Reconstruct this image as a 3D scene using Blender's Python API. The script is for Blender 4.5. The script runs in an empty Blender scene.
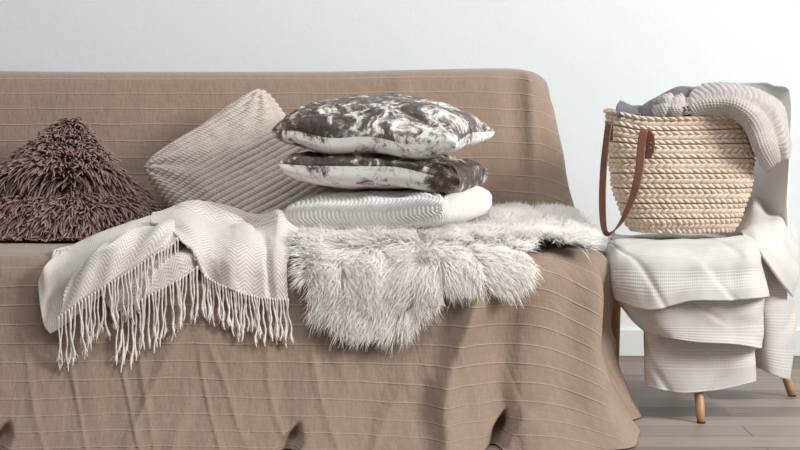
import bpy, math, random
import numpy as np
from mathutils import Vector, Matrix

SC = bpy.context.scene
COL = SC.collection
rng = np.random.default_rng(7)
random.seed(7)

# ------------------------------------------------------------------ camera, light, exposure
CAM_H, F_PX, PITCH = 0.75, 1700.0, math.radians(3.80)
cam_d = bpy.data.cameras.new('camera'); cam = bpy.data.objects.new('camera', cam_d); COL.objects.link(cam)
cam_d.sensor_width = 36; cam_d.lens = F_PX / 800 * 36
cam.location = (0, 0, CAM_H); cam.rotation_euler = (math.pi/2 - PITCH, 0, 0)
SC.camera = cam

world = bpy.data.worlds.new('world'); SC.world = world; world.use_nodes = True
bg = world.node_tree.nodes['Background']; bg.inputs[0].default_value = (0.97, 0.98, 1.0, 1); bg.inputs[1].default_value = 0.22

def area(name, loc, target, size, size_y, power, col):
    l = bpy.data.lights.new(name, 'AREA'); l.shape = 'RECTANGLE'; l.size = size; l.size_y = size_y; l.energy = power; l.color = col
    o = bpy.data.objects.new(name, l); COL.objects.link(o); o.location = loc
    o.rotation_euler = (Vector(target) - Vector(loc)).to_track_quat('-Z', 'Y').to_euler()
    return o
area('window_light', (3.5, 2.25, 2.3), (0.1, 4.3, 0.4), 1.1, 1.3, 165, (1.0, 0.985, 0.96))
area('overhead_fill_light', (0.0, 2.9, 3.2), (0.0, 5.0, 0.6), 2.6, 1.2, 46, (0.97, 0.99, 1.0))  # added overhead fill, no real window; brightens the wall and upward surfaces
SC.cycles.max_bounces = 16; SC.cycles.diffuse_bounces = 16; SC.cycles.transmission_bounces = 12

SC.view_settings.view_transform = 'Standard'; SC.view_settings.look = 'None'
SC.view_settings.exposure = 0.09; SC.view_settings.gamma = 1.0; SC.view_settings.use_curve_mapping = False

# ------------------------------------------------------------------ geometry helpers
CP, SP = math.cos(PITCH), math.sin(PITCH)
def ray(px, py):
    u, v = (px - 400) / F_PX, (225 - py) / F_PX
    return np.array([u, CP + v * SP, -SP + v * CP])
def P(px, py, Y):
    r = ray(px, py); t = Y / r[1]
    return np.array([r[0] * t, Y, CAM_H + r[2] * t])
def proj(p):
    p = np.asarray(p, float); X, Y, Z = p[..., 0], p[..., 1], p[..., 2] - CAM_H
    dep = Y * CP - Z * SP; up = Y * SP + Z * CP
    return np.stack([400 + F_PX * X / dep, 225 - F_PX * up / dep], -1)

def smooth(a, b, x):
    t = np.clip((x - a) / (b - a), 0, 1); return t * t * (3 - 2 * t)
def gauss(x, w): return np.exp(-(x / w) ** 2)

_tab = rng.random((256, 256))
def vnoise(x, y, seed=0):
    x = np.asarray(x, float) + seed * 17.31; y = np.asarray(y, float) + seed * 9.77
    xi, yi = np.floor(x).astype(int), np.floor(y).astype(int)
    fx, fy = x - xi, y - yi; fx = fx*fx*(3-2*fx); fy = fy*fy*(3-2*fy)
    g = lambda a, b: _tab[a % 256, b % 256]
    return ((g(xi, yi)*(1-fx) + g(xi+1, yi)*fx)*(1-fy) + (g(xi, yi+1)*(1-fx) + g(xi+1, yi+1)*fx)*fy) * 2 - 1
def fbm(x, y, seed=0, octs=4):
    s, a = 0, 1
    for k in range(octs):
        s = s + a * vnoise(x * 2**k, y * 2**k, seed + k * 3); a *= .5
    return s / 1.9

def mesh_obj(name, verts, faces, mat=None, parent=None, uv=None, smooth_shade=True, attrs=None):
    """verts (N,3); faces (M,4) or (M,3) array; uv per vertex (N,2)"""
    verts = np.asarray(verts, np.float32); faces = np.asarray(faces, np.int32)
    # face normals point outwards
    c0 = verts.mean(0); q = verts - c0
    vol = np.einsum('ij,ij->i', q[faces[:, 0]], np.cross(q[faces[:, 1]], q[faces[:, 2]])).sum()
    if faces.shape[1] == 4: vol += np.einsum('ij,ij->i', q[faces[:, 0]], np.cross(q[faces[:, 2]], q[faces[:, 3]])).sum()
    if vol < 0: faces = np.ascontiguousarray(faces[:, ::-1])
    me = bpy.data.meshes.new(name)
    k = faces.shape[1]; m = len(faces)
    me.vertices.add(len(verts)); me.vertices.foreach_set('co', verts.ravel())
    me.loops.add(m * k); me.loops.foreach_set('vertex_index', faces.ravel())
    me.polygons.add(m); me.polygons.foreach_set('loop_start', np.arange(0, m*k, k, dtype=np.int32))
    me.polygons.foreach_set('loop_total', np.full(m, k, np.int32))
    me.polygons.foreach_set('use_smooth', np.full(m, smooth_shade, bool))
    me.update(calc_edges=True)
    if uv is not None:
        l = me.uv_layers.new(name='UVMap'); l.data.foreach_set('uv', np.asarray(uv, np.float32)[faces.ravel()].ravel())
    if attrs:
        for an, av in attrs.items():
            a = me.attributes.new(an, 'FLOAT', 'POINT'); a.data.foreach_set('value', np.asarray(av, np.float32).ravel())
    me.validate()
    o = bpy.data.objects.new(name, me); COL.objects.link(o)
    if mat: me.materials.append(mat)
    if parent: o.parent = parent
    return o

def grid_faces(nr, nc, off=0, closed=False):
    r = np.arange(nr - 1)[:, None]; c = np.arange(nc if closed else nc - 1)[None, :]
    c2 = (c + 1) % nc
    a = r*nc + c; b = r*nc + c2; d = (r+1)*nc + c; e = (r+1)*nc + c2
    return np.stack([a, d, e, b], -1).reshape(-1, 4) + off

def normals(G):
    du = np.gradient(G, axis=1); dv = np.gradient(G, axis=0)
    n = np.cross(du, dv); return n / (np.linalg.norm(n, axis=-1, keepdims=True) + 1e-12)

def join(parts):
    V, Fs, U, o = [], [], [], 0
    for v, f, u in parts:
        V.append(v); Fs.append(f + o); U.append(u); o += len(v)
    return np.concatenate(V), np.concatenate(Fs), np.concatenate(U)

def cr1(ctrl, n, axis=0):
    """Catmull-Rom resample along an axis"""
    c = np.moveaxis(np.asarray(ctrl, float), axis, 0)
    c = np.concatenate([2*c[:1]-c[1:2], c, 2*c[-1:]-c[-2:-1]])
    m = len(c) - 3; t = np.linspace(0, m, n); i = np.minimum(t.astype(int), m - 1); f = (t - i).reshape(-1, *([1]*(c.ndim-1)))
    p0, p1, p2, p3 = c[i], c[i+1], c[i+2], c[i+3]
    out = .5 * (2*p1 + (p2-p0)*f + (2*p0-5*p1+4*p2-p3)*f*f + (3*p1-p0-3*p2+p3)*f**3)
    return np.moveaxis(out, 0, axis)
def sheet(ctrl, nr, nc):
    return cr1(cr1(np.array(ctrl, float), nr, 0), nc, 1)

def thick(G, t, U):
    """close a grid into a thin shell of thickness t (along -normal)"""
    nr, nc = G.shape[:2]; N = normals(G); B = G - N * t
    v = np.concatenate([G.reshape(-1, 3), B.reshape(-1, 3)]); f = grid_faces(nr, nc)
    fb = grid_faces(nr, nc, nr*nc)[:, ::-1]
    idx = np.arange(nr*nc).reshape(nr, nc)
    ring = np.concatenate([idx[0, :], idx[1:, -1], idx[-1, -2::-1], idx[-2:0:-1, 0]])
    nx = np.roll(ring, -1); fs = np.stack([ring, nx, nx + nr*nc, ring + nr*nc], -1)
    return v, np.concatenate([f, fb, fs]), np.concatenate([U.reshape(-1, 2)]*2)

def arc_uv(G):
    du = np.linalg.norm(np.diff(G, axis=1), axis=-1); dv = np.linalg.norm(np.diff(G, axis=0), axis=-1)
    nr, nc = G.shape[:2]
    u = np.concatenate([[0], np.cumsum(du.mean(0))]); v = np.concatenate([[0], np.cumsum(dv.mean(1))])
    return np.stack(np.broadcast_arrays(u[None, :], v[:, None]), -1)

def frame_tube(path, rad, sides=8, cap=True):
    """tube around a polyline (N,3) with radius array"""
    p = np.asarray(path, float); n = len(p); rad = np.broadcast_to(rad, (n,))
    t = np.gradient(p, axis=0); t /= np.linalg.norm(t, axis=1, keepdims=True) + 1e-12
    ref = np.array([0.13, .97, 0.21]); a = np.cross(t, ref); a /= np.linalg.norm(a, axis=1, keepdims=True); b = np.cross(t, a)
    th = np.linspace(0, 2*math.pi, sides, endpoint=False)
    G = p[:, None] + rad[:, None, None] * (np.cos(th)[None, :, None]*a[:, None] + np.sin(th)[None, :, None]*b[:, None])
    if cap:
        G = np.concatenate([p[None, :1].repeat(sides, 1), G, p[None, -1:].repeat(sides, 1)])
    v = G.reshape(-1, 3); f = grid_faces(len(G), sides, closed=True)
    uu = np.stack(np.broadcast_arrays(np.linspace(0, 1, sides)[None, :], np.linspace(0, 1, len(G))[:, None]), -1).reshape(-1, 2)
    return v, f, uu

def strands(roots, dirs, length, rad, segs=4, droop=0.0, curl=0.0, sides=3, taper=True, floor_fn=None):
    """many thin tapered tubes in one mesh"""
    n = len(roots); t = np.linspace(0, 1, segs)[None, :, None]
    L = np.broadcast_to(length, (n,))[:, None, None]
    d = dirs / (np.linalg.norm(dirs, axis=1, keepdims=True) + 1e-9)
    side = np.cross(d, rng.normal(size=(n, 3))); side /= np.linalg.norm(side, axis=1, keepdims=True) + 1e-9
    p = roots[:, None] + d[:, None]*L*t + side[:, None]*curl*L*t*t*rng.normal(size=(n, 1, 1))
    p[:, :, 2:3] -= droop * L * t * t
    if floor_fn is not None: p = floor_fn(p)
    tt = np.gradient(p, axis=1); tt /= np.linalg.norm(tt, axis=2, keepdims=True) + 1e-9
    a = np.cross(tt, side[:, None] + 1e-3); a /= np.linalg.norm(a, axis=2, keepdims=True) + 1e-9; b = np.cross(tt, a)
    r = np.broadcast_to(rad, (n,))[:, None, None]
    if taper is True: prof = (1 - t**1.6 * .92)
    else: prof = np.interp(t.ravel(), *taper)[None, :, None]
    th = np.arange(sides) / sides * 2 * math.pi
    G = p[:, :, None] + (r*prof)[:, :, None] * (np.cos(th)[None, None, :, None]*a[:, :, None] + np.sin(th)[None, None, :, None]*b[:, :, None])
    per = segs * sides
    f1 = grid_faces(segs, sides, closed=True)
    f = (f1[None] + (np.arange(n) * per)[:, None, None]).reshape(-1, 4)
    rnd = np.repeat(rng.random(n), per); tp = np.tile(np.repeat(np.linspace(0, 1, segs), sides), n)
    return G.reshape(-1, 3), f, np.stack([rnd, tp], -1)

def in_poly(pts, poly):
    x, y = pts[..., 0], pts[..., 1]; poly = np.asarray(poly, float); ins = np.zeros(x.shape, bool); j = len(poly) - 1
    for i in range(len(poly)):
        xi, yi = poly[i]; xj, yj = poly[j]
        c = ((yi > y) != (yj > y)) & (x < (xj - xi) * (y - yi) / (yj - yi + 1e-12) + xi)
        ins ^= c; j = i
    return ins

def empty(name, loc=(0, 0, 0), rz=0):
    o = bpy.data.objects.new(name, None); COL.objects.link(o); o.location = loc; o.rotation_euler = (0, 0, rz); o.empty_display_size = .05
    return o
def tag(o, label, cat, group=None):
    o['label'] = label; o['category'] = cat
    if group: o['group'] = group
    return o
def structure(o): o['kind'] = 'structure'; return o
def adopt(ch, par):
    """parent world-space mesh data to an empty standing at par.location"""
    me = ch.data; me.transform(Matrix.Translation(-Vector(par.location)) ); ch.parent = par
    return ch

# ------------------------------------------------------------------ material helpers
def lin(h):
    h = h.lstrip('#'); c = [int(h[i:i+2], 16)/255 for i in (0, 2, 4)]
    return tuple([x/12.92 if x <= .04045 else ((x+.055)/1.055)**2.4 for x in c] + [1])
class NT:
    def __init__(s, name):
        s.m = bpy.data.materials.new(name); s.m.use_nodes = True; s.t = s.m.node_tree; s.b = s.t.nodes['Principled BSDF']
    def n(s, typ, **kw):
        nd = s.t.nodes.new(typ)
        for k, v in kw.items():
            if k in nd.inputs: nd.inputs[k].default_value = v
            else: setattr(nd, k, v)
        return nd
    def l(s, a, b): s.t.links.new(a, b)
    def math(s, op, a, b=None, c=None):
        nd = s.t.nodes.new('ShaderNodeMath'); nd.operation = op
        for i, x in enumerate((a, b, c)):
            if x is None: continue
            if isinstance(x, (int, float)): nd.inputs[i].default_value = x
            else: s.l(x, nd.inputs[i])
        return nd.outputs[0]
    def mix(s, f, a, b):
        nd = s.t.nodes.new('ShaderNodeMix'); nd.data_type = 'RGBA'
        for i, x in ((0, f), (6, a), (7, b)):
            if isinstance(x, (int, float, tuple)): nd.inputs[i].default_value = x
            else: s.l(x, nd.inputs[i])
        return nd.outputs[2]
    def ramp(s, fac, stops):
        nd = s.t.nodes.new('ShaderNodeValToRGB'); e = nd.color_ramp.elements
        while len(e) < len(stops): e.new(.5)
        for el, (p, c) in zip(e, stops): el.position = p; el.color = c
        s.l(fac, nd.inputs[0]); return nd.outputs[0]
    def noise(s, scale, detail=3, vec=None, rough=.5):
        nd = s.n('ShaderNodeTexNoise', Scale=scale, Detail=detail, Roughness=rough)
        if vec is not None: s.l(vec, nd.inputs['Vector'])
        return nd.outputs[0]
    def coord(s, which='Object'): return s.t.nodes.new('ShaderNodeTexCoord').outputs[which]
    def bump(s, h, strength=.3, dist=.002, prev=None):
        nd = s.n('ShaderNodeBump', Strength=strength, Distance=dist); s.l(h, nd.inputs['Height'])
        if prev is not None: s.l(prev, nd.inputs['Normal'])
        return nd.outputs[0]
    def setn(s, nrm): s.l(nrm, s.b.inputs['Normal'])
    def col(s, c):
        if isinstance(c, tuple): s.b.inputs['Base Color'].default_value = c
        else: s.l(c, s.b.inputs['Base Color'])
    def rough(s, r, spec=.3, sheen=0):
        s.b.inputs['Roughness'].default_value = r; s.b.inputs['Specular IOR Level'].default_value = spec
        s.b.inputs['Sheen Weight'].default_value = sheen

# materials ---------------------------------------------------------
def m_wall():
    m = NT('white_plaster'); c = m.coord()
    m.col(m.mix(m.noise(1.3, 4, c), lin('e0e7e9'), lin('e8edee'))); m.rough(.9, .2)
    m.setn(m.bump(m.noise(60, 6, c, .7), .25, .003)); return m.m
def m_floor():
    m = NT('grey_oak_planks'); c = m.coord()
    br = m.n('ShaderNodeTexBrick', Scale=1.0); br.offset = .37; br.inputs['Brick Width'].default_value = 1.3; br.inputs['Row Height'].default_value = .13
    br.inputs['Mortar Size'].default_value = .0022; br.inputs['Color1'].default_value = (0, 0, 0, 1); br.inputs['Color2'].default_value = (1, 1, 1, 1)
    br.inputs['Mortar'].default_value = (.5, .5, .5, 1); m.l(c, br.inputs['Vector'])
    mp = m.n('ShaderNodeMapping'); mp.inputs['Scale'].default_value = (1.5, 26, 1); m.l(c, mp.inputs[0])
    g = m.noise(2.2, 6, mp.outputs[0], .65)
    v = m.math('ADD', m.math('MULTIPLY', br.outputs['Color'], .42), m.math('MULTIPLY', g, .62))
    base = m.ramp(v, [(.18, lin('5b4d45')), (.45, lin('82746a')), (.8, lin('a5988d'))])
    m.col(m.mix(m.math('MULTIPLY', br.outputs['Fac'], .7), base, lin('4a3f38'))); m.rough(.5, .35)
    m.setn(m.bump(m.math('SUBTRACT', m.math('MULTIPLY', g, .3), br.outputs['Fac']), .3, .002)); return m.m
def weave(m, scale, uv):
    """fine crossing threads from UV in metres"""
    s = m.n('ShaderNodeSeparateXYZ'); m.l(uv, s.inputs[0])
    a = m.math('SINE', m.math('MULTIPLY', s.outputs[0], scale)); b = m.math('SINE', m.math('MULTIPLY', s.outputs[1], scale))
    return m.math('MULTIPLY', a, b), s
def m_cover():
    m = NT('beige_corded_cotton'); uv = m.coord('UV')
    w, s = weave(m, 2600, uv)
    fr = m.math('PINGPONG', m.math('ADD', m.math('ADD', s.outputs[1], m.math('MULTIPLY', m.noise(9, 3, uv), .010)), 10.018), .0230)       # cords every 53 mm
    cord = m.math('SUBTRACT', 1.0, m.math('DIVIDE', fr, .0030)); cord = m.math('MAXIMUM', cord, 0.0)
    mp = m.n('ShaderNodeMapping'); mp.inputs['Scale'].default_value = (220, 30, 1); m.l(uv, mp.inputs[0])
    mp2 = m.n('ShaderNodeMapping'); mp2.inputs['Scale'].default_value = (22, 260, 1); m.l(uv, mp2.inputs[0])
    th = m.math('ADD', m.noise(1, 3, mp.outputs[0]), m.noise(1, 3, mp2.outputs[0]))
    base = m.mix(m.math('MULTIPLY', th, .5), lin('7d6b5e'), lin('ad9786'))
    base = m.mix(m.math('MULTIPLY', m.noise(5, 3, uv), .35), base, lin('957c6d'))
    m.col(m.mix(m.math('MULTIPLY', cord, .42), base, lin('c4b0a0'))); m.rough(.85, .15, .25)
    h = m.math('ADD', m.math('MULTIPLY', cord, 1.0), m.math('MULTIPLY', th, .12))
    mp3 = m.n('ShaderNodeMapping'); mp3.inputs['Scale'].default_value = (55, 22, 1); m.l(uv, mp3.inputs[0])
    n0 = m.bump(m.noise(1, 4, mp3.outputs[0], .6), .55, .006)
    n1 = m.bump(h, .8, .0022, n0)
    m.setn(n1); return m.m
def m_plain(name, c1, c2, scale=8, rough=.8, spec=.25, bump=.15, bs=200, sheen=0):
    m = NT(name); c = m.coord(); m.col(m.mix(m.noise(scale, 3, c), lin(c1), lin(c2))); m.rough(rough, spec, sheen)
    if bump: m.setn(m.bump(m.noise(bs, 3, c), bump, .001))
    return m.m
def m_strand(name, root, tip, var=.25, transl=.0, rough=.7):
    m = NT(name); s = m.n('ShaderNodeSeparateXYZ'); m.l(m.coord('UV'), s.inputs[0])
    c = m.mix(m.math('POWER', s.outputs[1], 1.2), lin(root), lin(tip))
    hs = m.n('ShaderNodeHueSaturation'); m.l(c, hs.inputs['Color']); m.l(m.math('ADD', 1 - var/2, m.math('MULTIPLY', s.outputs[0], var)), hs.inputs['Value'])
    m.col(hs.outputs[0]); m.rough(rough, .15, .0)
    if transl:
        t = m.n('ShaderNodeBsdfTranslucent'); m.l(hs.outputs[0], t.inputs[0]); mx = m.n('ShaderNodeMixShader'); mx.inputs[0].default_value = transl
        m.l(m.b.outputs[0], mx.inputs[1]); m.l(t.outputs[0], mx.inputs[2]); m.l(mx.outputs[0], m.t.nodes['Material Output'].inputs[0])
    return m.m
def m_herring(name, c1, c2, per=.014, zig=.028):
    m = NT(name); s = m.n('ShaderNodeSeparateXYZ'); m.l(m.coord('UV'), s.inputs[0])
    tri = m.math('PINGPONG', s.outputs[0], zig)
    w = m.math('SINE', m.math('MULTIPLY', m.math('ADD', s.outputs[1], m.math('MULTIPLY', tri, .75)), 2*math.pi/per))
    f = m.math('ADD', m.math('MULTIPLY', w, .9), .5)
    f = m.math('MINIMUM', m.math('MAXIMUM', f, 0.0), 1.0)
    m.col(m.mix(f, lin(c1), lin(c2))); m.rough(.85, .15, .3)
    m.setn(m.bump(m.math('ADD', m.noise(300, 3, m.coord('UV')), m.math('MULTIPLY', f, .4)), .4, .0015)); return m.m
def m_print():
    m = NT('marbled_velvet'); c = m.coord()
    at = m.n('ShaderNodeAttribute', attribute_name='dark')
    w = m.n('ShaderNodeTexNoise', Scale=9, Detail=4); m.l(c, w.inputs[0])
    vm = m.n('ShaderNodeVectorMath', operation='SCALE'); m.l(w.outputs['Color'], vm.inputs[0]); vm.inputs['Scale'].default_value = .12
    va = m.n('ShaderNodeVectorMath', operation='ADD'); m.l(c, va.inputs[0]); m.l(vm.outputs[0], va.inputs[1])
    n = m.noise(13, 6, va.outputs[0], .68)
    n2 = m.noise(55, 5, va.outputs[0], .7)
    v = m.math('ADD', m.math('ADD', n, m.math('MULTIPLY', m.math('SUBTRACT', n2, .5), .60)), at.outputs['Fac'])
    colr = m.ramp(v, [(.42, lin('efedea')), (.49, lin('d5d0cb')), (.54, lin('93887f')), (.60, lin('584c46')), (.72, lin('372e2b'))])
    m.col(colr); m.rough(.5, .35, .08)
    m.setn(m.bump(m.noise(25, 3, c), .12, .01)); return m.m
def m_shell():
    m = NT('white_plastic'); m.col(lin('eef1f1')); m.rough(.4, .4); return m.m
def m_wood():
    m = NT('pale_beech'); c = m.coord(); mp = m.n('ShaderNodeMapping'); mp.inputs['Scale'].default_value = (60, 60, 5); m.l(c, mp.inputs[0])
    m.col(m.mix(m.noise(2, 4, mp.outputs[0]), lin('a87a55'), lin('c99b73'))); m.rough(.45, .4); return m.m
def m_straw():
    m = NT('plaited_palm_straw'); s = m.coord('UV'); at = m.n('ShaderNodeAttribute', attribute_name='gap')
    mp = m.n('ShaderNodeMapping'); mp.inputs['Scale'].default_value = (60, 160, 1); m.l(s, mp.inputs[0])
    c = m.mix(m.noise(1.5, 3, mp.outputs[0]), lin('c3ab93'), lin('ebdccb'))
    c = m.mix(at.outputs['Fac'], c, lin('86705d')); m.col(c); m.rough(.55, .35)
    m.setn(m.bump(m.noise(3, 3, mp.outputs[0]), .3, .001)); return m.m
def m_leather():
    m = NT('brown_leather'); c = m.coord(); m.col(m.mix(m.noise(30, 4, c), lin('5e3a2b'), lin('7d5240'))); m.rough(.45, .4)
    m.setn(m.bump(m.noise(300, 2, c), .2, .0005)); return m.m
def m_waffle(name, c1, c2, rows=True):
    m = NT(name); s = m.n('ShaderNodeSeparateXYZ'); uv = m.coord('UV'); m.l(uv, s.inputs[0])
    a = m.math('SINE', m.math('MULTIPLY', s.outputs[1], 2*math.pi/.0075)); b = m.math('SINE', m.math('MULTIPLY', s.outputs[0], 2*math.pi/.005))
    pat = m.noise(7, 2, uv)
    h = m.math('ADD', a, m.math('MULTIPLY', b, .45))
    f = m.math('MULTIPLY', m.math('ADD', h, 1.45), .34)
    msk = m.math('ADD', .25, m.math('MULTIPLY', m.math('GREATER_THAN', m.math('SINE', m.math('MULTIPLY', s.outputs[1], 2*math.pi/.09)), -.2), .75))
    m.col(m.mix(m.math('MULTIPLY', f, msk), lin(c1), lin(c2))); m.rough(.9, .1, .3)
    m.setn(m.bump(m.math('ADD', m.math('MULTIPLY', h, msk), m.math('MULTIPLY', m.noise(250, 3, uv), 1.4)), .30, .0009)); return m.m

M = dict(wall=m_wall(), floor=m_floor(), cover=m_cover(), print=m_print(), shell=m_shell(), wood=m_wood(), straw=m_straw(), leather=m_leather(),
         base=m_plain('white_painted_wood', 'e2e5e5', 'e9ebeb', 3, .5, .4, 0),
         knit=m_plain('oatmeal_knit_yarn', 'bdb1a5', 'd6ccc2', 90, .9, .1, .5, 500, .3),
         waffle=m_plain('pale_grey_knit_yarn', 'd3ceca', 'efece9', 60, .9, .1, .5, 500, .3),
         shag=m_strand('brown_shag_yarn', '4a3531', 'a78c83', .5),  # root-to-tip lightening paints in the light that catches the yarn tips
         shagbase=m_plain('brown_backing', '3a2826', '4a3532', 30),
         fur=m_strand('ivory_fleece', 'fff8ee', 'fffbf5', .02, 0),
         furbase=m_plain('ivory_hide', 'f6f0e8', 'faf6f0', 20, .9, .1, 0),
         throw=m_herring('ivory_herringbone_wool', 'cbc2b9', 'e6e0d9', .0095, .024),
         tassel=m_plain('ivory_twisted_yarn', 'd8d0c6', 'ece7df', 60, .9, .1, .3, 500),
         blanket=m_waffle('white_ribbed_cotton', 'cac7c3', 'dbd8d4'),
         grey=m_plain('charcoal_grey_knit', '5a585b', '737175', 60, .95, .1, .6, 260, .3),
         ribs=m_plain('greige_rib_yarn', 'ada59f', 'c8c1bb', 60, .9, .1, .5, 400, .3),
         metal=m_plain('dark_brass', '5a4a38', '75624c', 60, .35, .6, 0),
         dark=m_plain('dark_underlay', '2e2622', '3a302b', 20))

# ------------------------------------------------------------------ the room
WALL_Y = 5.2
def box(x0, x1, y0, y1, z0, z1):
    v = np.array([(x, y, z) for x in (x0, x1) for y in (y0, y1) for z in (z0, z1)], float)
    f = np.array([(0, 1, 3, 2), (4, 6, 7, 5), (0, 4, 5, 1), (2, 3, 7, 6), (0, 2, 6, 4), (1, 5, 7, 3)])
    return v, f
v, f = box(-3.2, 3.6, WALL_Y, WALL_Y + .12, 0, 2.7); structure(mesh_obj('wall_back', v, f, M['wall'], smooth_shade=False))
v, f = box(-3.2, 3.6, 0.2, WALL_Y + .12, -.1, 0); structure(mesh_obj('floor', v, f, M['floor'], smooth_shade=False))
v, f = box(-3.2, 3.6, WALL_Y - .014, WALL_Y, 0, .085); bb = structure(mesh_obj('baseboard_back', v, f, M['base'], smooth_shade=False))
mod = bb.modifiers.new('bevel', 'BEVEL'); mod.width = .004; mod.segments = 2

# ------------------------------------------------------------------ sofa under its corded cover
SEAT_Z, YF, XR, RC = .42, 4.03, .425, .15      # seat height, front edge line, right edge line, corner radius
XL = -1.45
# skirt profile: outward offset against drop length
_pr = np.array([(0, 0), (.03, -.002), (.06, -.010), (.085, -.030), (.105, -.060), (.130, -.13), (.170, -.22), (.245, -.33), (.345, -.42)])
_pf = cr1(_pr, 120); _L = np.concatenate([[0], np.cumsum(np.linalg.norm(np.diff(_pf, axis=0), axis=1))])
def skirt(Ls): return np.interp(Ls, _L, _pf[:, 0]), SEAT_Z + np.interp(Ls, _L, _pf[:, 1])
_o = _pf[:, 0]; _z = SEAT_Z + _pf[:, 1]
def faceY(z): return YF - np.interp(-np.asarray(z), -_z, _o)
def Fp(px, py, off=.012):
    """the point seen at px, py that hangs `off` in front of the sofa front"""
    Y = 3.9
    for _ in range(12): Y = float(faceY(P(px, py, Y)[2])) - off
    return P(px, py, Y)
_pn = np.gradient(_pf, axis=0); _pn /= np.linalg.norm(_pn, axis=1, keepdims=True)
def Sp(px, py, off):
    """the point seen at px, py on the sofa's seat and front, lifted by off"""
    Yc = np.concatenate([np.linspace(4.8, YF + .001, 60), YF - _pf[:, 0] + _pn[:, 1]*off]); Zc = np.concatenate([np.full(60, SEAT_Z + off), SEAT_Z + _pf[:, 1] + _pn[:, 0]*off])
    r = ray(px, py); g = (Zc - CAM_H) - r[2]/r[1]*Yc        # above the ray > 0
    i = np.flatnonzero((g[:-1] > 0) & (g[1:] <= 0))
    i = i[-1] if len(i) else len(g) - 2
    t = g[i]/(g[i] - g[i+1] + 1e-12); Y = Yc[i]*(1-t) + Yc[i+1]*t
    return P(px, py, Y)
def clear(G, off):
    """keep a sheet outside the sofa"""
    G = G.copy(); z, y = G[..., 2], G[..., 1]; fy = faceY(np.minimum(z, SEAT_Z)) - off
    ins = (y > fy) & (z < SEAT_Z + off) & (G[..., 0] < .45); top = (SEAT_Z + off - z) < (y - fy)
    G[..., 2] = np.where(ins & top, SEAT_Z + off, z); G[..., 1] = np.where(ins & ~top, fy, y); return G
def Zp(px, py, z):
    r = ray(px, py); t = (z - CAM_H) / r[2]; return np.array([r[0]*t, r[1]*t, z])

def plan(s):
    """s: path length along front then round the corner and back along the right side; returns xy, normal"""
    s = np.asarray(s, float); Lf = (XR - RC) - XL; La = RC * math.pi / 2
    x = np.where(s < Lf, XL + s, 0); a = np.clip((s - Lf) / RC, 0, math.pi/2)
    X = np.where(s < Lf, XL + s, XR - RC + RC*np.sin(a)); Y = np.where(s < Lf, YF, YF + RC - RC*np.cos(a) + np.maximum(s - Lf - La, 0))
    return X, Y, np.sin(a), -np.cos(a), a
def fold(X, s, Ls, a):
    """outward displacement of the cloth"""
    d = smooth(.06, .42, Ls)
    big = smooth(-.05, .25, X)                       # deep folds only at the right end
    # ridges with a centre that wanders with the drop; s of front point X
    sx = s + XL
    out = 0
    for x0, x1, w0, w1, amp in ((.205, .105, .028, .030, .050), (.395, .350, .022, .024, .052), (.50, .50, .020, .030, .034), (.60, .63, .03, .04, .022), (.78, .82, .04, .05, .02), (.95, 1.0, .04, .05, .02)):
        c = x0 + (x1 - x0) * smooth(.05, .42, Ls); w = w0 + (w1 - w0) * d
        out = out + amp * gauss(sx - c, w) * smooth(.02, .20, Ls)
    for x0, x1, w, amp in ((.290, .225, .045, .034), (.45, .44, .024, .030), (.56, .57, .03, .018)):
        c = x0 + (x1 - x0) * d
        out = out - amp * gauss(sx - c, w) * smooth(.08, .35, Ls)
    # notches where the hem opens at the floor
    for c, w, amp, top in ((.225, .018, .08, .452), (-.23, .020, .05, .49), (-.88, .026, .05, .485), (.60, .03, .04, .40)):
        cc = c + (.50 - Ls) * .25
        ww = w * (.20 + .80*smooth(top - .03, top + .06, Ls))
        out = out - amp * np.exp(-np.abs((sx - cc)/ww)**3) * smooth(top - .02, top + .05, Ls)
    # soft standing wrinkles
    wr = fbm(sx * 9, Ls * 2.2, 2, 3) * .010 + np.maximum(1 - np.abs(fbm(sx * 7 + Ls * 2.5, Ls * 2.0, 5, 2)) * 6, 0) * .006 + np.maximum(1 - np.abs(fbm(sx * 11 - Ls * 3, Ls * 1.6, 25, 2)) * 7, 0) * .004
    wr2 = fbm(sx * 26, Ls * 11, 9, 3) * .0034
    out = out + wr * (.15 + d * 1.0) + wr2 * (.35 + .9*smooth(.15, .4, Ls))
    return out
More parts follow.
